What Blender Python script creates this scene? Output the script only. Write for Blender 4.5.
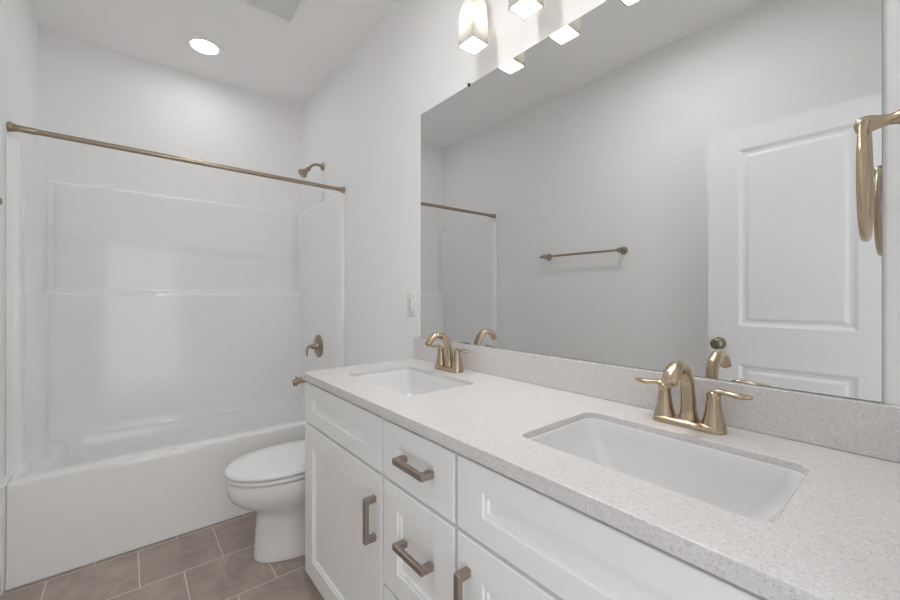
import bpy, bmesh, math, random
from mathutils import Vector, Matrix
random.seed(7)
for o in list(bpy.data.objects):
    bpy.data.objects.remove(o)
scene = bpy.context.scene
COL = scene.collection

# ------------------------------------------------------------------ camera
F_PX, YAW, HC = 391.83, 0.689, 1.1911
cam_data = bpy.data.cameras.new('camera')
cam = bpy.data.objects.new('camera', cam_data)
COL.objects.link(cam)
cam.location = (0, 0, HC)
cam.rotation_euler = (math.pi/2, 0, -YAW)
cam_data.sensor_width = 36.0
cam_data.lens = 36.0*F_PX/900
cam_data.shift_x = 0.87/900
cam_data.shift_y = -4.41/900
cam_data.clip_start = 0.02
scene.camera = cam

# ------------------------------------------------------------------ world, light, exposure
world = bpy.data.worlds.new('world')
scene.world = world
world.use_nodes = True
bg = world.node_tree.nodes['Background']
bg.inputs[0].default_value = (0.97, 0.98, 1.0, 1)
bg.inputs[1].default_value = 0.3
HALL_FILL_POWER = 7.5
BULB = 72.0
SHADE_GLOW = 0.9
DOWN = 12.0
DOWN_FILL = 50.0
scene.view_settings.view_transform = 'Standard'
scene.view_settings.look = 'None'
scene.view_settings.gamma = 1
scene.view_settings.use_curve_mapping = False
scene.view_settings.exposure = 1.68
scene.cycles.max_bounces = 16
scene.cycles.diffuse_bounces = 10
scene.cycles.glossy_bounces = 6
scene.cycles.transmission_bounces = 8
scene.cycles.sample_clamp_indirect = 6.0

# added fill light behind the camera, standing in for daylight from the hall
ld = bpy.data.lights.new('added_hall_fill', 'AREA')
ld.shape = 'RECTANGLE'; ld.size = 3.0; ld.size_y = 2.6
ld.energy = HALL_FILL_POWER
ld.color = (0.95, 0.98, 1.0)
lo = bpy.data.objects.new('added_hall_fill', ld)
COL.objects.link(lo)
lo.location = (0.15, -1.5, 1.35)
lo.rotation_euler = (math.radians(90), 0, 0)   # faces +y

# ------------------------------------------------------------------ dimensions
XR, XL, YB, YA, ZC = 1.117, -0.397, 3.2816, 2.3546, 2.7547
ZCT = 0.8826

# ------------------------------------------------------------------ materials
def srgb(r, g, b):
    f = lambda v: (v/255/12.92) if v/255 <= .04045 else ((v/255+.055)/1.055)**2.4
    return (f(r), f(g), f(b), 1)

def mat(name, col, rough=.5, metal=0., spec=.5, noise=None, bump=None, coat=0.):
    m = bpy.data.materials.new(name)
    m.use_nodes = True
    nt = m.node_tree
    b = nt.nodes['Principled BSDF']
    b.inputs['Base Color'].default_value = col
    b.inputs['Roughness'].default_value = rough
    b.inputs['Metallic'].default_value = metal
    b.inputs['Specular IOR Level'].default_value = spec
    b.inputs['Coat Weight'].default_value = coat
    b.inputs['Coat Roughness'].default_value = .06
    tc = nt.nodes.new('ShaderNodeTexCoord')
    if noise:
        sc, amt = noise
        n = nt.nodes.new('ShaderNodeTexNoise')
        n.inputs['Scale'].default_value = sc
        n.inputs['Detail'].default_value = 4
        nt.links.new(tc.outputs['Object'], n.inputs['Vector'])
        r = nt.nodes.new('ShaderNodeMapRange')
        r.inputs['To Min'].default_value = 1-amt
        r.inputs['To Max'].default_value = 1+amt
        nt.links.new(n.outputs['Fac'], r.inputs['Value'])
        mx = nt.nodes.new('ShaderNodeVectorMath'); mx.operation = 'SCALE'
        mx.inputs[0].default_value = col[:3]
        nt.links.new(r.outputs['Result'], mx.inputs['Scale'])
        nt.links.new(mx.outputs['Vector'], b.inputs['Base Color'])
    if bump:
        sc, st = bump
        n = nt.nodes.new('ShaderNodeTexNoise')
        n.inputs['Scale'].default_value = sc
        n.inputs['Detail'].default_value = 2
        nt.links.new(tc.outputs['Object'], n.inputs['Vector'])
        bp = nt.nodes.new('ShaderNodeBump')
        bp.inputs['Strength'].default_value = st
        bp.inputs['Distance'].default_value = .002
        nt.links.new(n.outputs['Fac'], bp.inputs['Height'])
        nt.links.new(bp.outputs['Normal'], b.inputs['Normal'])
    return m

M_wall = mat('wall_paint', (.885, .883, .88, 1), .7, bump=(220, .08))
M_ceil = mat('ceiling_paint', (.90, .893, .887, 1), .8, bump=(160, .1))
M_trim = mat('trim_paint', (.87, .87, .87, 1), .4)
M_cab = mat('cabinet_paint', (.885, .887, .885, 1), .42, noise=(6, .01))
M_door = mat('door_paint', (.87, .875, .885, 1), .45)
M_fibre = mat('glossy_fibreglass', (.885, .884, .88, 1), 0.09, spec=.5, noise=(3, .008))
M_china = mat('white_china', (.85, .85, .845, 1), .1, coat=.3)
M_basin = mat('basin_china', (.72, .72, .72, 1), .06, coat=.5)
M_seat = mat('seat_plastic', (.83, .83, .83, 1), .22)
M_nickel = mat('champagne_nickel', (.51, .41, .295, 1), .25, 1.0, noise=(40, .03))
M_nickel2 = mat('brushed_nickel', (.40, .325, .255, 1), .3, 1.0, noise=(60, .04))
M_pull = mat('bronze_pull_metal', (.40, .34, .30, 1), .33, 1.0, noise=(80, .05))
M_knob = mat('dark_nickel', (.30, .26, .21, 1), .2, 1.0)
M_chrome = mat('chrome', (.72, .72, .72, 1), .1, 1.0)
M_mirror = mat('mirror_glass', (.77, .775, .77, 1), .003, 1.0)
M_edge = mat('mirror_edge', (.42, .45, .44, 1), .3, .0)
M_plastic = mat('white_plastic', (.80, .80, .79, 1), .35)
M_dark = mat('dark_slot', (.03, .03, .03, 1), .7)
M_vent = mat('vent_mesh', (.80, .80, .79, 1), .7)
M_tag = mat('pale_tag', (.85, .85, .84, 1), .6)

def quartz():
    m = mat('speckled_quartz', (.80, .785, .775, 1), .22)
    nt = m.node_tree; b = nt.nodes['Principled BSDF']
    tc = nt.nodes.new('ShaderNodeTexCoord')
    v = nt.nodes.new('ShaderNodeTexVoronoi'); v.inputs['Scale'].default_value = 420
    nt.links.new(tc.outputs['Object'], v.inputs['Vector'])
    n = nt.nodes.new('ShaderNodeTexNoise'); n.inputs['Scale'].default_value = 190; n.inputs['Detail'].default_value = 3
    nt.links.new(tc.outputs['Object'], n.inputs['Vector'])
    sep = nt.nodes.new('ShaderNodeSeparateColor')
    nt.links.new(v.outputs['Color'], sep.inputs[0])
    cr = nt.nodes.new('ShaderNodeValToRGB')
    e = cr.color_ramp.elements
    e[0].position = 0; e[0].color = (.51, .500, .494, 1)
    e[1].position = .16; e[1].color = (.66, .645, .639, 1)
    x = e.new(.07); x.color = (.60, .587, .581, 1)
    x = e.new(.85); x.color = (.67, .656, .650, 1)
    x = e.new(.95); x.color = (.74, .728, .723, 1)
    nt.links.new(sep.outputs[0], cr.inputs['Fac'])
    r = nt.nodes.new('ShaderNodeMapRange'); r.inputs['To Min'].default_value = .93; r.inputs['To Max'].default_value = 1.07
    nt.links.new(n.outputs['Fac'], r.inputs['Value'])
    mx = nt.nodes.new('ShaderNodeVectorMath'); mx.operation = 'SCALE'
    nt.links.new(cr.outputs['Color'], mx.inputs[0]); nt.links.new(r.outputs['Result'], mx.inputs['Scale'])
    nt.links.new(mx.outputs['Vector'], b.inputs['Base Color'])
    return m
M_quartz = quartz()

def floor_tile():
    m = mat('stone_floor_tile', (.26, .21, .18, 1), .45)
    nt = m.node_tree; b = nt.nodes['Principled BSDF']; L = nt.links
    tc = nt.nodes.new('ShaderNodeTexCoord')
    mp = nt.nodes.new('ShaderNodeMapping')
    # a row starts at y = 1.738; its joints at x = .192 + k*.2995
    mp.inputs['Location'].default_value = (-0.192+0.2995*20.5, -1.7385+0.2965*20, 0)
    L.new(tc.outputs['Object'], mp.inputs['Vector'])
    br = nt.nodes.new('ShaderNodeTexBrick')
    br.offset = .5; br.offset_frequency = 2; br.squash = 1
    br.inputs['Scale'].default_value = 1
    br.inputs['Brick Width'].default_value = .2995
    br.inputs['Row Height'].default_value = .2965
    br.inputs['Mortar Size'].default_value = .0028
    br.inputs['Mortar Smooth'].default_value = .15
    br.inputs['Bias'].default_value = 0
    br.inputs['Color1'].default_value = (.365, .303, .258, 1)
    br.inputs['Color2'].default_value = (.41, .343, .295, 1)
    br.inputs['Mortar'].default_value = (.66, .60, .54, 1)
    L.new(mp.outputs['Vector'], br.inputs['Vector'])
    n1 = nt.nodes.new('ShaderNodeTexNoise'); n1.inputs['Scale'].default_value = 7; n1.inputs['Detail'].default_value = 8; n1.inputs['Roughness'].default_value = .65
    n1.inputs['Distortion'].default_value = .25
    L.new(tc.outputs['Object'], n1.inputs['Vector'])
    r1 = nt.nodes.new('ShaderNodeMapRange'); r1.inputs['From Min'].default_value = .3; r1.inputs['From Max'].default_value = .7
    r1.inputs['To Min'].default_value = .78; r1.inputs['To Max'].default_value = 1.2
    L.new(n1.outputs['Fac'], r1.inputs['Value'])
    # faint pale veins
    n2 = nt.nodes.new('ShaderNodeTexNoise'); n2.inputs['Scale'].default_value = 2.3; n2.inputs['Detail'].default_value = 3; n2.inputs['Distortion'].default_value = .6
    L.new(tc.outputs['Object'], n2.inputs['Vector'])
    s = nt.nodes.new('ShaderNodeMath'); s.operation = 'SUBTRACT'; s.inputs[1].default_value = .5
    L.new(n2.outputs['Fac'], s.inputs[0])
    a = nt.nodes.new('ShaderNodeMath'); a.operation = 'ABSOLUTE'
    L.new(s.outputs[0], a.inputs[0])
    r2 = nt.nodes.new('ShaderNodeMapRange'); r2.inputs['From Min'].default_value = 0; r2.inputs['From Max'].default_value = .006
    r2.inputs['To Min'].default_value = 1.16; r2.inputs['To Max'].default_value = 1.0
    L.new(a.outputs[0], r2.inputs['Value'])
    mu = nt.nodes.new('ShaderNodeMath'); mu.operation = 'MULTIPLY'
    L.new(r1.outputs['Result'], mu.inputs[0]); L.new(r2.outputs['Result'], mu.inputs[1])
    # no mottling in the joints
    mixf = nt.nodes.new('ShaderNodeMix'); mixf.data_type = 'FLOAT'
    L.new(br.outputs['Fac'], mixf.inputs['Factor'])
    L.new(mu.outputs[0], mixf.inputs[2]); mixf.inputs[3].default_value = 1.0
    sc = nt.nodes.new('ShaderNodeVectorMath'); sc.operation = 'SCALE'
    L.new(br.outputs['Color'], sc.inputs[0]); L.new(mixf.outputs[0], sc.inputs['Scale'])
    L.new(sc.outputs['Vector'], b.inputs['Base Color'])
    bp = nt.nodes.new('ShaderNodeBump'); bp.inputs['Strength'].default_value = .25; bp.inputs['Distance'].default_value = .001; bp.invert = True
    L.new(br.outputs['Fac'], bp.inputs['Height'])
    L.new(bp.outputs['Normal'], b.inputs['Normal'])
    return m
M_floor = floor_tile()

def emit(name, col, st):
    m = bpy.data.materials.new(name); m.use_nodes = True
    nt = m.node_tree; nt.nodes.clear()
    o = nt.nodes.new('ShaderNodeOutputMaterial'); e = nt.nodes.new('ShaderNodeEmission')
    e.inputs[0].default_value = col; e.inputs[1].default_value = st
    nt.links.new(e.outputs[0], o.inputs[0])
    return m
M_bulb = emit('lit_bulb', (1, .975, .945, 1), BULB)
M_lens = emit('lit_lens', (.99, .99, 1, 1), DOWN)
M_lens_fill = emit('added_fill_lens', (.99, .99, 1, 1), DOWN_FILL)

def frosted():
    m = bpy.data.materials.new('frosted_shade_glass'); m.use_nodes = True
    nt = m.node_tree; nt.nodes.clear(); L = nt.links
    o = nt.nodes.new('ShaderNodeOutputMaterial')
    tl = nt.nodes.new('ShaderNodeBsdfTranslucent'); tl.inputs[0].default_value = (.23, .223, .21, 1)
    df = nt.nodes.new('ShaderNodeBsdfDiffuse'); df.inputs[0].default_value = (.55, .53, .50, 1)
    gl = nt.nodes.new('ShaderNodeBsdfGlossy'); gl.inputs['Roughness'].default_value = .15
    m1 = nt.nodes.new('ShaderNodeMixShader'); m1.inputs[0].default_value = .45
    L.new(tl.outputs[0], m1.inputs[1]); L.new(df.outputs[0], m1.inputs[2])
    m2 = nt.nodes.new('ShaderNodeMixShader'); m2.inputs[0].default_value = .06
    L.new(m1.outputs[0], m2.inputs[1]); L.new(gl.outputs[0], m2.inputs[2])
    L.new(m2.outputs[0], o.inputs[0])
    return m
M_shade = frosted()

# ------------------------------------------------------------------ helpers
def new_obj(name, bm, m, parent=None, smooth=True, angle=40, bevel=0, seg=2):
    me = bpy.data.meshes.new(name)
    bmesh.ops.recalc_face_normals(bm, faces=bm.faces)
    for f in bm.faces: f.smooth = smooth
    if smooth:
        for e in bm.edges:
            if len(e.link_faces) == 2 and e.calc_face_angle(0) > math.radians(angle):
                e.smooth = False
    bm.to_mesh(me); bm.free()
    me.materials.append(m)
    o = bpy.data.objects.new(name, me)
    COL.objects.link(o)
    if parent:
        o.parent = parent
    if bevel:
        md = o.modifiers.new('bevel', 'BEVEL'); md.width = bevel; md.segments = seg
        md.limit_method = 'ANGLE'; md.angle_limit = math.radians(35); md.harden_normals = False
    return o

def thing(name, loc, label, cat, group=None, rz=0, ry=0):
    o = bpy.data.objects.new(name, None)
    o.empty_display_size = .05
    COL.objects.link(o)
    o.location = loc; o.rotation_euler = (0, ry, rz)
    o['label'] = label; o['category'] = cat
    if group: o['group'] = group
    return o

def struct(o):
    o['kind'] = 'structure'
    return o

def box(bm, a, b):
    x0, y0, z0 = a; x1, y1, z1 = b
    v = [bm.verts.new(p) for p in ((x0,y0,z0),(x1,y0,z0),(x1,y1,z0),(x0,y1,z0),(x0,y0,z1),(x1,y0,z1),(x1,y1,z1),(x0,y1,z1))]
    for f in ((0,3,2,1),(4,5,6,7),(0,1,5,4),(1,2,6,5),(2,3,7,6),(3,0,4,7)):
        bm.faces.new([v[i] for i in f])
    return bm

def boxm(a, b):
    return box(bmesh.new(), a, b)

def skin(bm, rings, cap0=True, cap1=True, closed=True):
    rv = [[bm.verts.new(p) for p in r] for r in rings]
    n = len(rv[0])
    for i in range(len(rv)-1):
        for j in range(n if closed else n-1):
            k = (j+1) % n
            bm.faces.new((rv[i][j], rv[i][k], rv[i+1][k], rv[i+1][j]))
    if cap0: bm.faces.new(list(reversed(rv[0])))
    if cap1: bm.faces.new(rv[-1])
    return bm

def lathe(bm, prof, origin=(0,0,0), axis=(0,0,1), n=32, cap0=True, cap1=True):
    """prof: list of (radius, height along axis)"""
    q = Vector((0,0,1)).rotation_difference(Vector(axis).normalized())
    o = Vector(origin)
    rings = []
    for r, h in prof:
        rings.append([o + q @ Vector((max(r,1e-4)*math.cos(2*math.pi*k/n), max(r,1e-4)*math.sin(2*math.pi*k/n), h)) for k in range(n)])
    return skin(bm, rings, cap0, cap1)

def catmull(pts, per=8):
    P = [Vector(p) for p in pts]
    P = [P[0]*2-P[1]] + P + [P[-1]*2-P[-2]]
    out = []
    for i in range(1, len(P)-2):
        for k in range(per):
            t = k/per
            out.append(.5*((2*P[i]) + (P[i+1]-P[i-1])*t + (2*P[i-1]-5*P[i]+4*P[i+1]-P[i+2])*t*t + (3*P[i]-P[i-1]-3*P[i+1]+P[i+2])*t**3))
    out.append(P[-2])
    return out

def lerp_list(vals, n):
    out = []
    for i in range(n):
        t = i/(n-1)*(len(vals)-1); k = min(int(t), len(vals)-2); u = t-k
        u = u*u*(3-2*u)
        out.append(vals[k]*(1-u)+vals[k+1]*u)
    return out

def sweep(bm, pts, ra, rb=None, side=(0,1,0), n=20, per=8, smooth=True, closed=False, power=2.0):
    """ra: radius across 'side', rb: radius in the other direction"""
    rb = rb or ra
    P = catmull(pts, per) if smooth else [Vector(p) for p in pts]
    m = len(P)
    A = lerp_list(ra, m) if len(ra) != m else ra
    B = lerp_list(rb, m) if len(rb) != m else rb
    rings = []
    for i in range(m):
        d = (P[min(i+1, m-1)] - P[max(i-1, 0)]).normalized()
        s = Vector(side); s = (s - d*s.dot(d)).normalized()
        u = d.cross(s)
        ring = []
        for k in range(n):
            t = 2*math.pi*k/n
            c, q = math.cos(t), math.sin(t)
            c = math.copysign(abs(c)**(2/power), c); q = math.copysign(abs(q)**(2/power), q)
            ring.append(P[i] + s*A[i]*c + u*B[i]*q)
        rings.append(ring)
    return skin(bm, rings)

def rrect(x0, x1, y0, y1, r, z, n=6, z_of_y=None):
    out = []
    for cx, cy, a0 in ((x1-r, y1-r, 0), (x0+r, y1-r, 90), (x0+r, y0+r, 180), (x1-r, y0+r, 270)):
        for k in range(n+1):
            a = math.radians(a0 + 90*k/n)
            x, y = cx+r*math.cos(a), cy+r*math.sin(a)
            out.append(Vector((x, y, z_of_y(y) if z_of_y else z)))
    return out

# ------------------------------------------------------------------ room shell
struct(new_obj('floor', boxm((XL-.12, -.9, -.06), (XR+.12, YB+.12, 0)), M_floor, smooth=False))
struct(new_obj('ceiling', boxm((XL-.12, -.12, ZC), (XR+.12, YB+.12, ZC+.1)), M_ceil, smooth=False))
struct(new_obj('wall_right', boxm((XR, -.12, 0), (XR+.12, YB+.12, ZC)), M_wall, smooth=False))
struct(new_obj('wall_left', boxm((XL-.12, -.12, 0), (XL, YB+.12, ZC)), M_wall, smooth=False))
struct(new_obj('wall_back', boxm((XL, YB, 0), (XR, YB+.12, ZC)), M_wall, smooth=False))
bm = bmesh.new()
DX0, DX1, DH = -.205, .572, 2.06
box(bm, (XL, -.12, 0), (DX0, 0, ZC)); box(bm, (DX1, -.12, 0), (XR, 0, ZC)); box(bm, (DX0, -.12, DH), (DX1, 0, ZC))
struct(new_obj('wall_front', bm, M_wall, smooth=False))
# door jamb and casing of the doorway the camera looks through
bm = bmesh.new()
box(bm, (DX0, -.12, 0), (DX0+.012, 0, DH)); box(bm, (DX1-.012, -.12, 0), (DX1, 0, DH)); box(bm, (DX0+.012, -.12, DH-.012), (DX1-.012, 0, DH))
struct(new_obj('trim_1', bm, M_trim, smooth=False))
struct(new_obj('baseboard_left', boxm((XL, .02, 0), (XL+.012, 2.337, .085)), M_trim, smooth=False, bevel=.003))
struct(new_obj('baseboard_right', boxm((XR-.012, 1.615, 0), (XR, YA-.003, .085)), M_trim, smooth=False, bevel=.003))

struct(new_obj('trim_2', boxm((XL, 2.338, 0), (XL+.0185, 2.60, .424)), M_trim, smooth=False, bevel=.002))

# ------------------------------------------------------------------ door (open, flat against the towel bar wall)
def panel_face(bm, x, y0, y1, z0, z1, panels, depth, nx):
    """a moulded door face in the plane x, recessed panels; nx = +1/-1 outward"""
    ys = sorted({y0, y1, *[p[0] for p in panels], *[p[1] for p in panels]})
    zs = sorted({z0, z1, *[p[2] for p in panels], *[p[3] for p in panels]})
    for i in range(len(ys)-1):
        for j in range(len(zs)-1):
            a, b, c, d = ys[i], ys[i+1], zs[j], zs[j+1]
            if any(p[0] <= a and b <= p[1] and p[2] <= c and d <= p[3] for p in panels):
                continue
            bm.faces.new([bm.verts.new(p) for p in ((x,a,c),(x,b,c),(x,b,d),(x,a,d))])
    for a, b, c, d in panels:
        def ring(ins, dep):
            return [bm.verts.new((x-nx*dep, y, z)) for y, z in ((a+ins,c+ins),(b-ins,c+ins),(b-ins,d-ins),(a+ins,d-ins))]
        rs = [ring(i, dp) for i, dp in depth]
        for r0, r1 in zip(rs, rs[1:]):
            for k in range(4):
                bm.faces.new((r0[k], r0[(k+1)%4], r1[(k+1)%4], r1[k]))
        bm.faces.new(rs[-1])

DXF, DXB = -.196, -.231
dy0, dy1, dz0, dz1 = .024, .742, .012, 2.038
pans = [(.180, .606, 1.035, 1.935), (.180, .606, .235, .842)]
prof = [(0, 0), (.006, .003), (.016, .009), (.028, .010), (.040, .004), (.046, .003)]
bm = bmesh.new()
panel_face(bm, DXF, dy0, dy1, dz0, dz1, pans, prof, 1)
panel_face(bm, DXB, dy0, dy1, dz0, dz1, pans, prof, -1)
for q in (((DXF,dy0,dz0),(DXB,dy0,dz0),(DXB,dy0,dz1),(DXF,dy0,dz1)), ((DXF,dy1,dz0),(DXB,dy1,dz0),(DXB,dy1,dz1),(DXF,dy1,dz1)),
          ((DXF,dy0,dz0),(DXF,dy1,dz0),(DXB,dy1,dz0),(DXB,dy0,dz0)), ((DXF,dy0,dz1),(DXF,dy1,dz1),(DXB,dy1,dz1),(DXB,dy0,dz1))):
    bm.faces.new([bm.verts.new(p) for p in q])
bmesh.ops.remove_doubles(bm, verts=bm.verts, dist=1e-5)
door = struct(new_obj('door_1', bm, M_door, smooth=False))
for sx, x0 in ((1, DXF), (-1, DXB)):
    bm = bmesh.new()
    lathe(bm, [(.030,0),(.032,.003),(.031,.008),(.016,.012),(.012,.018),(.013,.028),(.022,.033),(.0275,.042),(.0285,.050),(.026,.058),(.017,.064),(.001,.066)], (x0, .690, .94), (sx,0,0))
    new_obj('door_knob', bm, M_knob, door, angle=60)
new_obj('latch_plate', boxm((DXB+.006, dy1, .91), (DXF-.006, dy1+.002, .97)), M_knob, door)
for z in (.25, 1.03, 1.80):
    bm = bmesh.new(); lathe(bm, [(.006,0),(.006,.09)], (DXF+.004, dy0-.002, z), n=12)
    new_obj('hinge', bm, M_nickel2, door)

# ------------------------------------------------------------------ tub and shower
tub = thing('tub_shower', ((XL+XR)/2, 2.82, 0), 'white glossy one-piece bathtub with tall shower walls filling the alcove', 'bathtub')
def tchild(name, bm, m, **k):
    bmesh.ops.translate(bm, verts=bm.verts, vec=-tub.location)
    return new_obj(name, bm, m, tub, **k)
x0, x1, y0, y1 = XL+.019, XR-.002, YA, YB-.002
zr = lambda y: .417 - .057*max(0, min(1, (y-2.46)/.70))
bm = bmesh.new()
rings = []
N = 6
def outer(y0_, z=None, r=.006, ins=0):
    return rrect(x0+ins, x1-ins, y0_, y1-ins, r, z, N, None if z is not None else zr)
rings.append(outer(YA, 0.002))
rings.append(outer(YA+.012, .12))
rings.append(outer(YA+.022, .390))
rings.append([p + Vector((0,0,-.006)) if p.y < 2.5 else p for p in outer(YA+.0235)])
rings.append([p + Vector((0,0,-.0012)) if p.y < 2.5 else p for p in outer(YA+.026)])
rings.append(outer(YA+.032))
def inner(d, z=None, dz=0, r=.07, e=0):
    pts = rrect(x0+.105+d+e, x1-.085-d, 2.500+d*.9, 3.195-d*.8, r, z, N, None if z is not None else zr)
    return [p + Vector((0,0,dz)) for p in pts]
rings.append(inner(-.008))
rings.append(inner(-.003, dz=-.0015))
rings.append(inner(.001, dz=-.008, r=.07))
rings.append(inner(.012, dz=-.08, r=.075, e=.01))
rings.append(inner(.045, z=.14, r=.09, e=.05))
rings.append(inner(.070, z=.095, r=.10, e=.07))
rings.append(inner(.12, z=.083, r=.09, e=.09))
skin(bm, rings, cap0=False, cap1=True)
tchild('tub_basin', bm, M_fibre, angle=50)
# shower walls: profile with a thicker lower half ending in a rounded ledge
def wallprof(t_low, t_up, zbot, ztop):
    P = [(t_low+.020, zbot), (t_low+.008, zbot+.008), (t_low+.002, zbot+.020), (t_low, zbot+.07), (t_low, 1.18)]
    w = t_low - t_up
    P += [(t_low-.02*w, 1.198), (t_low-.12*w, 1.204), (t_low-.35*w, 1.212), (t_low-.70*w, 1.2185), (t_up+.08*w, 1.2215), (t_up, 1.226), (t_up, 1.24)]
    P += [(t_up, ztop-.022)]
    for k in range(1, 6):
        a = math.radians(90*k/5); P.append((t_up-.018+.018*math.cos(a), ztop-.018+.018*math.sin(a)))
    P.append((0, ztop))
    return P
ZT = 1.868
bm = bmesh.new()
pb = wallprof(.072, .030, .352, ZT)
skin(bm, [[Vector((x, y1-t, z)) for t, z in pb] + [Vector((x, y1, .345))] for x in (x0+.02, x1-.02)])
tchild('back_panel', bm, M_fibre, angle=50)
ps = wallprof(.029, .024, .40, ZT)
for sgn, xw in ((1, x0), (-1, x1)):
    bm = bmesh.new()
    rr = []
    xwall = XL+.001 if sgn > 0 else xw
    # sections along y: bullnose front flange, then the flat side, then a cove into the back panel
    secs = [(2.437, .15), (2.4385, .7), (2.444, .9), (2.453, 1.0), (2.56, 1.0)]
    secs += [(3.18, 1.0), (3.205, 1.08), (3.222, 1.3), (3.234, 1.7), (3.240, 2.2)]
    for y, k in secs:
        if sgn > 0 and y < 2.6: y += .05
        zb = (zr(y) - .40) if y > 2.46 else 0
        ring = []
        for t, z in ps:
            tt = t*k
            if y > 3.0: tt = t + (.022*(k-1) if t > .01 else 0)
            zz = z + (zb if z < .5 else 0)
            ring.append(Vector(((xw + sgn*tt) if t > 0 else xwall, y, zz)))
        ring.append(Vector((xwall, y, .39 + zb)))
        rr.append(ring)
    skin(bm, rr)
    tchild('side_panel', bm, M_fibre, angle=45)
bm = bmesh.new()
lathe(bm, [(.036,0),(.038,.003),(.036,.008),(.02,.012),(.001,.013)], (x1-.094, 2.83, .352), (-1,0,.12))
o = tchild('overflow_cover', bm, M_nickel2); o['label'] = 'brushed nickel overflow cover'
bm = bmesh.new()
lathe(bm, [(.034,0),(.034,.003),(.022,.004),(.001,.0035)], (.72, 2.84, .0835), (0,0,1))
tchild('drain', bm, M_nickel2)

# shower fittings
XS = XR-.002
YS = 2.816
sh = thing('shower_fixture', (XS, YS, 2.14), 'small brushed nickel shower head on a curved arm high above the tub', 'shower head')
bm = bmesh.new(); lathe(bm, [(.030,-.002),(.030,.004),(.024,.010),(.014,.014),(.011,.016)], (0,0,0), (-1,0,0))
new_obj('flange', bm, M_nickel2, sh)
bm = bmesh.new(); sweep(bm, [(-.008,0,0),(-.045,0,.006),(-.078,0,-.008),(-.105,0,-.040)], [.0095,.0095], n=16)
new_obj('shower_arm', bm, M_nickel2, sh)
bm = bmesh.new(); d = (-.72,0,-.69)
lathe(bm, [(.010,-.006),(.014,0),(.0165,.008),(.0165,.018),(.014,.024),(.017,.032),(.027,.050),(.034,.064),(.035,.070),(.032,.073),(.001,.071)], (-.100,0,-.034), d)
new_obj('spray_head', bm, M_nickel2, sh, angle=60)
tg = thing('hang_tag', (XS-.004, YS, 2.10), 'tiny pale paper tag hanging on a string below the shower arm', 'tag')
bm = bmesh.new(); lathe(bm, [(.0009,-.155),(.0009,.012)], n=8)
new_obj('string', bm, M_tag, tg)
bm = bmesh.new()
skin(bm, [[Vector((-.001,-w,z)), Vector((.001,-w,z)), Vector((.001,w,z)), Vector((-.001,w,z))] for w, z in ((.018,-.215),(.018,-.190),(.005,-.150))])
new_obj('paper', bm, M_tag, tg, smooth=False)

XP = x1-.030
va = thing('shower_valve', (XP, YS, .823), 'oval brushed nickel shower valve with a drooping lever handle', 'shower valve')
bm = bmesh.new()
rings = []
for r, h in ((1.0,.0005),(1.0,.004),(.94,.008),(.6,.011),(.3,.012)):
    rings.append([Vector((-h, .082*r*math.cos(2*math.pi*k/40), .083*r*math.sin(2*math.pi*k/40))) for k in range(40)])
skin(bm, rings); new_obj('escutcheon', bm, M_nickel2, va)
bm = bmesh.new(); lathe(bm, [(.030,.008),(.027,.016),(.021,.030),(.018,.046),(.016,.056),(.001,.060)], (0,0,0), (-1,0,0))
new_obj('valve_stem', bm, M_nickel2, va)
bm = bmesh.new(); sweep(bm, [(-.046,0,.004),(-.068,0,.004),(-.084,0,-.012),(-.088,0,-.040),(-.084,0,-.066)], [.012,.012,.011,.010,.012], [.012,.010,.008,.006,.005], n=16)
new_obj('lever', bm, M_nickel2, va)
ts = thing('tub_spout', (XP, YS, .585), 'brushed nickel tub spout with a diverter knob just below the shower valve', 'tub spout')
bm = bmesh.new()
sweep(bm, [(-.0005,0,.004),(-.04,0,.006),(-.11,0,.006),(-.155,0,.002),(-.178,0,-.008)], [.026,.025,.023,.022,.021], [.026,.024,.021,.021,.022], n=20)
lathe(bm, [(.019,0),(.019,.020),(.016,.022)], (-.166,0,-.006), (0,0,-1), n=20)
new_obj('spout_body', bm, M_nickel2, ts)
bm = bmesh.new(); lathe(bm, [(.004,0),(.004,.007),(.007,.010),(.007,.014),(.001,.016)], (-.160,0,.020), n=16)
new_obj('diverter_knob', bm, M_nickel2, ts)

# curtain rod
rod = thing('curtain_rod', ((XL+XR)/2, 2.486, 1.9065), 'straight brushed nickel shower curtain rod spanning above the tub', 'curtain rod', rz=-.048, ry=.021)
hw = (XR-XL)/2
bm = bmesh.new(); lathe(bm, [(.0125,-hw+.004),(.0125,hw-.004)], (0,0,0), (1,0,0), n=24)
new_obj('rod', bm, M_nickel2, rod)
bm = bmesh.new(); lathe(bm, [(.0140,-hw+.004),(.0140,-hw+.085),(.0127,-hw+.087)], (0,0,0), (1,0,0), n=24)
new_obj('sleeve', bm, M_nickel2, rod)
for s in (-1, 1):
    bm = bmesh.new(); lathe(bm, [(.0210,.0005),(.0210,.008),(.0195,.012),(.0175,.014),(.0165,.026)], (s*hw,0,0), (-s,0,0), n=28)
    new_obj('end_flange', bm, M_nickel2, rod)

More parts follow.
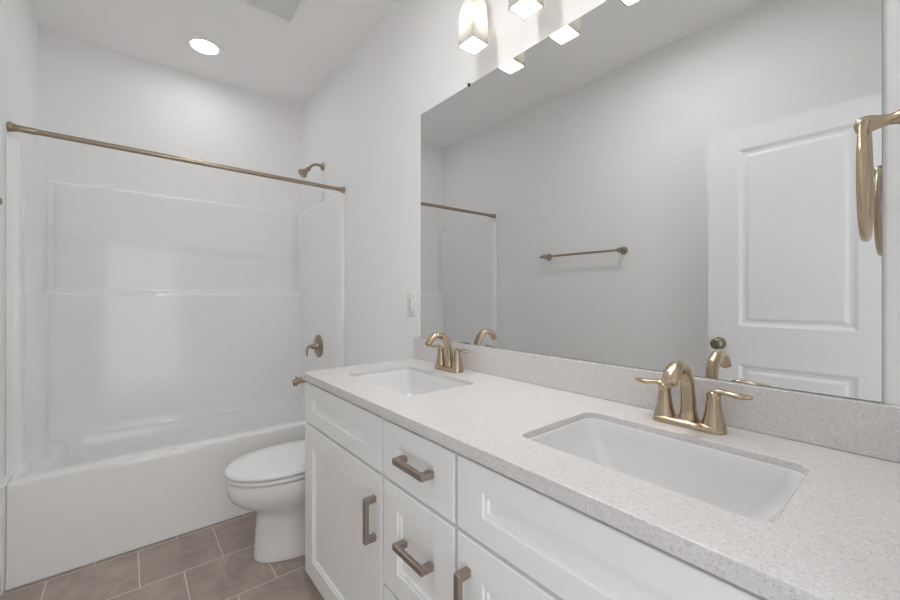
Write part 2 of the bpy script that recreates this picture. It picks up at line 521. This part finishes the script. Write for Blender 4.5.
# ------------------------------------------------------------------ toilet
toi = thing('toilet', (XR-.02, 1.925, 0), 'white two-piece elongated toilet with closed lid between vanity and bathtub', 'toilet')
def egg(xf, xb, w, z, n=48, pw=2.2, back=.5, cy=0):
    """outline facing -x: front tip xf, back xb, half width w (all relative to the toilet base; x negative = front)"""
    out = []
    xm = xf + (xb-xf)*.55
    for k in range(n):
        a = 2*math.pi*k/n
        c, s = math.cos(a), math.sin(a)
        if c < 0:
            x = xm + (xm-xf)*math.copysign(abs(c)**(2/2.05), c); y = w*math.copysign(abs(s)**(2/2.05), s)
        else:
            x = xm + (xb-xm)*abs(c)**(2/3.0); y = w*math.copysign(abs(s)**(2/3.0), s)
        out.append(Vector((x, y+cy, z)))
    return out
# x in local coordinates: world x minus (XR-.02)=1.097
W = lambda wx: wx-(XR-.02)
bm = bmesh.new()
R = [egg(W(z_[0]), W(z_[1]), z_[2], z_[3]) for z_ in (
    (.444,1.0,.128,.002),(.442,1.0,.130,.020),(.446,.995,.127,.045),(.448,.98,.121,.10),(.453,.97,.117,.15),(.456,.97,.117,.19),
    (.455,.97,.120,.205),(.443,.97,.129,.220),(.420,.97,.144,.240),(.386,.965,.160,.262),(.357,.96,.174,.288),(.341,.955,.183,.316),
    (.334,.95,.187,.345),(.333,.95,.187,.368),(.335,.95,.185,.376),(.345,.945,.176,.379))]
skin(bm, R); new_obj('bowl', bm, M_china, toi, angle=60)
bm = bmesh.new()
R = [egg(W(.342), W(.80), .176, .383), egg(W(.334), W(.805), .184, .386), egg(W(.331), W(.806), .187, .394), egg(W(.334), W(.805), .184, .402), egg(W(.342), W(.80), .176, .4045)]
skin(bm, R); new_obj('seat', bm, M_seat, toi, angle=60)
bm = bmesh.new()
R = [egg(W(.338), W(.80), .180, .4085), egg(W(.328), W(.805), .189, .4110), egg(W(.326), W(.806), .191, .4170), egg(W(.329), W(.805), .188, .4240), egg(W(.345), W(.795), .176, .4300), egg(W(.40), W(.77), .140, .4355), egg(W(.47), W(.73), .08, .4385), egg(W(.55), W(.66), .02, .4390)]
skin(bm, R); new_obj('lid', bm, M_seat, toi, angle=60)
for s in (-.075, .075):
    bm = bmesh.new(); lathe(bm, [(.013,0),(.013,.05)], (W(.812), s-.025, .408), (0,1,0), n=14)
    new_obj('hinge', bm, M_seat, toi)
bm = bmesh.new()
skin(bm, [rrect(W(.90)-g, W(1.097)+min(g,0), -.205-g, .205+g, .035, z) for g, z in ((-.03,.388),(-.008,.40),(0,.43),(.004,.70))])
new_obj('tank', bm, M_china, toi)
bm = bmesh.new()
skin(bm, [rrect(W(.90)-g, W(1.097)+.004, -.205-g, .205+g, .035, z) for g, z in ((.004,.701),(.010,.704),(.010,.722),(.004,.730),(-.02,.733))])
new_obj('tank_lid', bm, M_china, toi)
bm = bmesh.new(); lathe(bm, [(.012,0),(.012,.01)], (W(.897), .14, .665), (-1,0,0), n=16); sweep(bm, [(W(.886),.14,.665),(W(.884),.11,.662),(W(.884),.075,.656)], [.007,.006], n=10)
new_obj('flush_lever', bm, M_nickel2, toi)

# ------------------------------------------------------------------ vanity cabinets
XF = .558        # face of doors and drawers
TH = .019
ZTOP, ZBOT = .848, .080
def shaker(y0, y1, z0, z1, fy, fz, name, parent):
    """a shaker front: flat frame, stepped recess"""
    bm = bmesh.new()
    x = XF
    prof = [(0, 0), (.002, .0045), (.010, .0045), (.0125, .010)]
    def pts(ins, dep):
        return [Vector((x+dep, y0+fy+ins, z0+fz+ins)), Vector((x+dep, y1-fy-ins, z0+fz+ins)), Vector((x+dep, y1-fy-ins, z1-fz-ins)), Vector((x+dep, y0+fy+ins, z1-fz-ins))]
    def rect(dep, i=0):
        return [Vector((x+dep, y0+i, z0+i)), Vector((x+dep, y1-i, z0+i)), Vector((x+dep, y1-i, z1-i)), Vector((x+dep, y0+i, z1-i))]
    rings = [rect(TH), rect(.0015), rect(0, .0015)] + [pts(i, d) for i, d in prof]
    rings = [[p - parent.location for p in r] for r in rings]
    skin(bm, rings)
    return new_obj(name, bm, M_cab, parent, smooth=False)

def pull(parent_front, root, c, length, vertical):
    """square bar pull in front of the face; c = (y, z) centre"""
    bm = bmesh.new()
    h = length/2; b = .0080
    y, z = c
    X0, X1 = XF-.036, XF-.023
    if vertical:
        box(bm, (X0, y-b, z-h), (X1, y+b, z+h))
        for s in (-1, 1):
            e = z+s*(h-.009)
            box(bm, (X1-.001, y-b, e-.009), (XF+.0005, y+b, e+.009))
    else:
        box(bm, (X0, y-h, z-b), (X1, y+h, z+b))
        for s in (-1, 1):
            e = y+s*(h-.009)
            box(bm, (X1-.001, e-.010, z-b), (XF+.0005, e+.010, z+b))
    bmesh.ops.translate(bm, verts=bm.verts, vec=-root.location)
    return new_obj('pull_handle', bm, M_pull, parent_front, smooth=False, bevel=.0022)

def cabinet(name, label, y0, y1, fronts):
    root = thing(name, (XF+TH+.001, (y0+y1)/2, 0), label, 'cabinet', 'vanity cabinet units')
    L = root.location
    bm = bmesh.new()
    xb = XF+TH+.001
    t = .016
    # carcass: two sides, bottom, back, face frame, toe board
    for a in (y0, y1-t):
        box(bm, (xb+.001, a, ZBOT), (XR-.003, a+t, .850)); box(bm, (xb+.055, a, .0), (XR-.003, a+t, ZBOT))
    box(bm, (xb+.002, y0+t, ZBOT+.005), (XR-.003, y1-t, ZBOT+.021))
    box(bm, (XR-.012, y0+t, .1), (XR-.003, y1-t, .850))
    box(bm, (xb, y0+t, .815), (xb+.018, y1-t, .850)); box(bm, (xb, y0+t, .660), (xb+.018, y1-t, .700)); box(bm, (xb, y0+t, ZBOT), (xb+.018, y1-t, ZBOT+.03))
    bmesh.ops.translate(bm, verts=bm.verts, vec=-L)
    new_obj('carcass', bm, M_cab, root, smooth=False)
    bm = boxm((xb+.055, y0+t, .0), (xb+.067, y1-t, ZBOT)); bmesh.ops.translate(bm, verts=bm.verts, vec=-L)
    new_obj('toe_board', bm, M_cab, root, smooth=False)
    for kind, a, b, c, d, fy, fz, h in fronts:
        f = shaker(a, b, c, d, fy, fz, kind, root)
        if h: pull(f, root, h[0], h[1], h[2])
    return root
cabinet('sink_cabinet', 'white sink cabinet at the toilet end of the vanity, one door under a blank panel', .976, 1.597,
        [('false_front', .981, 1.594, .687, .843, .078, .052, None), ('door', .981, 1.594, ZBOT, .677, .078, .074, ((1.016, .546), .130, True))])
cabinet('drawer_cabinet', 'narrow white cabinet with three stacked drawers between the two sink cabinets', .657, .974,
        [('drawer', .662, .969, .687, .843, .072, .052, ((.799, .769), .130, False)), ('drawer', .662, .969, .385, .677, .072, .060, ((.799, .551), .130, False)), ('drawer', .662, .969, ZBOT, .375, .072, .060, ((.799, .242), .130, False))])
cabinet('sink_cabinet', 'white sink cabinet under the large near sink, beside the towel ring wall', .034, .655,
        [('false_front', .037, .650, .687, .843, .078, .052, None), ('door', .037, .650, ZBOT, .677, .078, .074, ((.613, .552), .130, True))])

# ------------------------------------------------------------------ countertop with two undermount sinks
ct = thing('countertop', (.83, .80, ZCT-.03), 'long speckled white quartz countertop with backsplash and two sink cutouts', 'countertop')
SX0, SX1 = .668, .956
sinks = [(1.008, 1.448), (.130, .572)]
bm = bmesh.new()
loops = [[(.549, .002), (XR-.002, .002), (XR-.002, 1.603), (.549, 1.603)]] + [[(p.x, p.y) for p in rrect(SX0, SX1, a, b, .028, 0, 8)] for a, b in sinks]
es = []
for lp in loops:
    vs = [bm.verts.new((x, y, 0)) for x, y in lp]
    es += [bm.edges.new((vs[i], vs[(i+1) % len(vs)])) for i in range(len(vs))]
g = bmesh.ops.triangle_fill(bm, use_beauty=True, use_dissolve=False, edges=es)
fs = [f for f in bm.faces]
# drop anything that filled a hole
for f in list(bm.faces):
    c = f.calc_center_median()
    if SX0 < c.x < SX1 and any(a < c.y < b for a, b in sinks):
        ins = all(SX0-1e-4 <= v.co.x <= SX1+1e-4 and any(a-1e-4 <= v.co.y <= b+1e-4 for a, b in sinks) for v in f.verts)
        if ins: bm.faces.remove(f)
r = bmesh.ops.extrude_face_region(bm, geom=list(bm.faces))
bmesh.ops.translate(bm, verts=[v for v in r['geom'] if isinstance(v, bmesh.types.BMVert)], vec=(0, 0, .03))
bmesh.ops.translate(bm, verts=bm.verts, vec=(-ct.location.x, -ct.location.y, 0))
new_obj('counter_slab', bm, M_quartz, ct, smooth=False, bevel=.002)
bm = boxm((XR-.021, .002, ZCT+.0005), (XR-.002, 1.603, .9855)); bmesh.ops.translate(bm, verts=bm.verts, vec=-ct.location)
new_obj('backsplash', bm, M_quartz, ct, smooth=False, bevel=.0015)

def sink(label, a, b):
    root = thing('undermount_sink', ((SX0+SX1)/2, (a+b)/2, .715), label, 'sink', 'rectangular undermount sinks')
    bm = bmesh.new()
    lx, ly = (SX1-SX0)/2, (b-a)/2
    def ring(gx, gy, r, z, ox=0):
        return rrect(-lx-gx+ox, lx+gx+ox, -ly-gy, ly+gy, r, z-.715, 8)
    zt = ZCT-.0305
    inner_ = [ring(.012, .012, .035, zt), ring(-.0006, -.0006, .028, zt), ring(-.0006, -.0006, .028, zt+.0160), ring(-.004, -.004, .027, zt+.0168), ring(-.0065, -.008, .027, zt+.012), ring(-.009, -.014, .028, zt-.02), ring(-.035, -.062, .030, .765, .008), ring(-.048, -.085, .034, .745, .010), ring(-.066, -.11, .034, .737, .012), ring(-.12, -.19, .02, .733, .014)]
    outer_ = [ring(-.12, -.19, .02, .720, .014), ring(-.040, -.085, .05, .724, .010), ring(-.022, -.05, .045, .75, .008), ring(.006, .004, .04, zt-.035), ring(.008, .008, .035, zt-.012), ring(.012, .012, .035, zt-.010)]
    skin(bm, outer_ + inner_, cap0=True, cap1=True)
    new_obj('basin', bm, M_basin, root, angle=50)
    bm = bmesh.new(); lathe(bm, [(.024,.018),(.024,.0215),(.020,.022),(.017,.0195),(.001,.019)], (.014,0,0))
    o = new_obj('drain', bm, M_nickel, root); o['label'] = 'champagne nickel sink drain'
sink('white rectangular sink set under the counter at the toilet end', *sinks[0])
sink('white rectangular sink set under the counter, large and near, with lamp glints', *sinks[1])

# ------------------------------------------------------------------ faucets
def faucet(label, y):
    root = thing('basin_faucet', (1.030, y, ZCT), label, 'faucet', 'two-handle champagne faucets')
    bm = bmesh.new()
    skin(bm, [rrect(-.026-g, .026+g, -.077-g, .077+g, .024+g*.9, z, 10) for g, z in ((.001,0),(.001,.006),(-.001,.011),(-.006,.015),(-.014,.017))])
    new_obj('base_plate', bm, M_nickel, root, angle=50)
    # spout: heavy tapering neck that bends over towards the basin
    bm = bmesh.new()
    pts = [(.006,0,.008),(.004,0,.045),(-.001,0,.088),(-.012,0,.119),(-.036,0,.1435),(-.066,0,.1475),(-.092,0,.134),(-.108,0,.113)]
    sweep(bm, pts, [.0215,.0160,.0145,.0142,.0148,.0158,.0168,.0165], [.0220,.0160,.0140,.0132,.0125,.0118,.0116,.0105], n=28, per=8, power=2.3)
    new_obj('spout', bm, M_nickel, root, angle=55)
    bm = bmesh.new(); lathe(bm, [(.0095,-.003),(.0095,.003),(.007,.0035)], (-.1085,0,.1125), (-.60,0,-.80), n=20)
    new_obj('aerator', bm, M_nickel2, root)
    for s in (-1, 1):
        bm = bmesh.new()
        lathe(bm, [(.0245,.010),(.0238,.016),(.0210,.026),(.0180,.040),(.0156,.056),(.0142,.070),(.0136,.074)], (.002, s*.0525, 0), n=28)
        h = new_obj('handle_body', bm, M_nickel, root, angle=50)
        bm = bmesh.new()
        lathe(bm, [(.0135,.0742),(.0142,.076),(.0142,.083),(.0125,.088),(.007,.0915),(.001,.0925)], (.002, s*.0525, 0), n=28)
        sweep(bm, [(.002, s*.046, .084),(.002, s*.060, .0912),(.002, s*.078, .0910),(.002, s*.100, .0885),(.002, s*.119, .0890),(.002, s*.125, .0900)], [.0100,.0098,.0090,.0115,.0080,.003], [.0075,.0066,.0058,.0068,.0048,.002], side=(1,0,0), n=20)
        new_obj('lever', bm, M_nickel, h, angle=60)
faucet('champagne nickel two-handle faucet at the toilet end of the counter', 1.254)
faucet('champagne nickel two-handle faucet behind the large near sink', .358)

# ------------------------------------------------------------------ mirror
mi = thing('wall_mirror', (XR, .81, .987), 'large frameless mirror on the wall above the vanity backsplash', 'mirror')
my0, my1, mz0, mz1 = .051, 1.5685, .9868, 2.0761
bm = boxm((-.0052, my0-.81, 0), (-.0008, my1-.81, mz1-.987)); new_obj('backing', bm, M_edge, mi, smooth=False)
bm = bmesh.new()
def mr(i, x): return [Vector((x, my0-.81+i, i)), Vector((x, my1-.81-i, i)), Vector((x, my1-.81-i, mz1-.987-i)), Vector((x, my0-.81+i, mz1-.987-i))]
skin(bm, [mr(.0012, -.0046), mr(.0012, -.0060)])
new_obj('mirror_pane', bm, M_mirror, mi, smooth=False)
for y in (1.218, .40):
    bm = boxm((-.011, y-.81-.005, mz1-.987-.006), (-.0003, y-.81+.005, mz1-.987+.007))
    new_obj('mirror_clip', bm, M_dark if y > 1 else M_dark, mi, smooth=False, bevel=.002)

# ------------------------------------------------------------------ vanity light bar
vl = thing('vanity_light', (XR, .826, 2.44), 'three-light vanity fixture with square frosted glass shades above the mirror', 'wall lamp')
bm = bmesh.new(); skin(bm, [[Vector((x, p.x, p.y)) for p in rrect(-.30-g, .30+g, -.055-g, .055+g, .01, 0, 4)] for x, g in ((-.0005,0),(-.018,0),(-.022,-.006))])
new_obj('back_plate', bm, M_nickel2, vl)
ZL = 2.128-2.44
for y in (.2525, 0, -.2525):
    bm = bmesh.new(); sweep(bm, [(-.015, y, .0),(-.06, y, .004),(-.100, y, -.012),(-.112, y, -.050)], [.009,.009], n=14)
    new_obj('arm', bm, M_nickel2, vl)
    bm = bmesh.new(); lathe(bm, [(.012,.02),(.024,.012),(.026,0),(.026,-.022),(.022,-.055)], (-.112, y, -.07), n=24)
    new_obj('socket', bm, M_nickel2, vl)
    bm = bmesh.new()
    def sq(h, z, ch=.007): return [Vector((p.x-.112, p.y+y, z)) for p in rrect(-h, h, -h, h, ch, 0, 2)]
    outer_ = [sq(.027, ZL+.178), sq(.0385, ZL+.150), sq(.0425, ZL+.0)]
    inner_ = [sq(.0385, ZL+.0), sq(.0350, ZL+.146), sq(.024, ZL+.174)]
    skin(bm, outer_ + inner_, cap0=False, cap1=False)
    # close the neck between outer and inner skins
    sh_ = new_obj('lamp_shade', bm, M_shade, vl, smooth=True, angle=20)
    bm = bmesh.new(); lathe(bm, [(.013,.075),(.014,.062),(.020,.050),(.0285,.030),(.030,.016),(.0275,.002),(.018,-.010),(.006,-.014),(.001,-.0145)], (-.112, y, ZL+.060), n=24)
    b = new_obj('bulb', bm, M_bulb, sh_)

# ------------------------------------------------------------------ ceiling fittings
def downlight(label, x, y, ml):
    dl = thing('ceiling_downlight', (x, y, ZC), label, 'ceiling light')
    bm = bmesh.new(); lathe(bm, [(.104,-.0005),(.104,-.004),(.098,-.009),(.082,-.012),(.074,-.009),(.070,-.001)], n=48, cap0=False, cap1=False)
    new_obj('trim_ring', bm, M_trim, dl)
    bm = bmesh.new(); lathe(bm, [(.0690,-.001),(.0690,-.004),(.05,-.0060),(.001,-.0070)], n=48)
    new_obj('lens', bm, ml, dl)
downlight('round lit recessed downlight in the ceiling above the bathtub', .378, 2.866, M_lens)
downlight('added fill lamp shaped as a recessed downlight, out of view inside the doorway', .36, .88, M_lens_fill)  # made-up unseen lamp, added to brighten cabinets, floor and tub apron
ve = thing('exhaust_vent', (.60, 2.18, ZC), 'square white exhaust fan grille in the ceiling near the vanity lamps', 'vent')
bm = bmesh.new()
def vr(h, z): return [Vector((p.x, p.y, z)) for p in rrect(-h, h, -h, h, .012, 0, 4)]
skin(bm, [vr(.143,-.0005), vr(.141,-.008), vr(.134,-.013), vr(.116,-.014), vr(.113,-.010), vr(.113,-.004)], cap1=False)
new_obj('frame', bm, M_trim, ve)
bm = bmesh.new()
for k in range(25):
    t = -.111 + .222*k/24
    box(bm, (t-.0022, -.113, -.010), (t+.0022, .113, -.007)); box(bm, (-.113, t-.0022, -.0102), (.113, t+.0022, -.0072))
box(bm, (-.113, -.113, -.005), (.113, .113, -.003))
new_obj('grille', bm, M_vent, ve, smooth=False)

# ------------------------------------------------------------------ outlet
ou = thing('wall_outlet', (XR, 1.655, 1.145), 'white outlet plate with a safety receptacle beside the mirror', 'outlet')
bm = bmesh.new(); skin(bm, [[Vector((x, p.x, p.y)) for p in rrect(-.036+g, .036-g, -.060+g, .060-g, .004, 0, 4)] for x, g in ((-.0003,0),(-.003,0),(-.0055,.003))])
new_obj('cover_plate', bm, M_plastic, ou)
bm = bmesh.new(); skin(bm, [[Vector((x, p.x, p.y)) for p in rrect(-.0165+g, .0165-g, -.0335+g, .0335-g, .002, 0, 3)] for x, g in ((-.005,0),(-.0072,0),(-.0078,.001))])
rc = new_obj('receptacle', bm, M_plastic, ou)
for z in (-.02, .02):
    bm = bmesh.new()
    for s in (-.006, .006): box(bm, (-.0083, s-.001, z-.004), (-.0075, s+.001, z+.004))
    box(bm, (-.0083, -.002, z-.011), (-.0075, .002, z-.007))
    new_obj('socket_slots', bm, M_dark, rc, smooth=False)
for z in (-.0035, .0035):
    new_obj('test_button', boxm((-.0092, -.006, z-.0025), (-.0075, .006, z+.0025)), M_plastic, rc, smooth=False)

# ------------------------------------------------------------------ towel bar on the wall across from the mirror
tb = thing('towel_bar', (XL, 1.61, 1.498), 'brushed nickel towel bar on the wall seen in the mirror', 'towel bar')
for y in (.305, -.305):
    bm = bmesh.new(); lathe(bm, [(.027,.0005),(.027,.005),(.020,.012),(.013,.022),(.012,.040),(.016,.052),(.018,.064),(.016,.076),(.009,.083),(.001,.085)], (0, y, 0), (1,0,0), n=28)
    new_obj('post', bm, M_nickel2, tb, angle=60)
bm = bmesh.new(); lathe(bm, [(.001,-.350),(.0095,-.347),(.0095,-.336),(.0080,-.333),(.0080,.333),(.0095,.336),(.0095,.347),(.001,.350)], (.064, 0, 0), (0,1,0), n=18)
new_obj('bar', bm, M_nickel2, tb)

# ------------------------------------------------------------------ towel ring on the wall beside the doorway
tr = thing('towel_ring', (.925, 0, 1.468), 'champagne nickel towel ring on a flared post at the end of the vanity', 'towel ring')
bm = bmesh.new(); lathe(bm, [(.027,.0005),(.027,.004),(.022,.010),(.015,.018),(.0095,.028),(.0085,.036),(.011,.048),(.0135,.056),(.0135,.065),(.011,.072),(.001,.075)], (0,0,0), (0,1,0), n=32)
new_obj('post', bm, M_nickel, tr, angle=60)
bm = bmesh.new()
n, m_ = 64, 16
rings = []
for k in range(n):
    a = 2*math.pi*k/n
    rr = []
    c = Vector((math.sin(a), .02*math.sin(a), math.cos(a)))
    for j in range(m_):
        t = 2*math.pi*j/m_
        rr.append(Vector((0, .061, -.092)) + c*(.092+.0055*math.cos(t)) + Vector((0, .0058*math.sin(t), 0)))
    rings.append(rr)
skin(bm, rings + [rings[0]], False, False)
bmesh.ops.remove_doubles(bm, verts=bm.verts, dist=1e-6)
new_obj('ring', bm, M_nickel, tr)
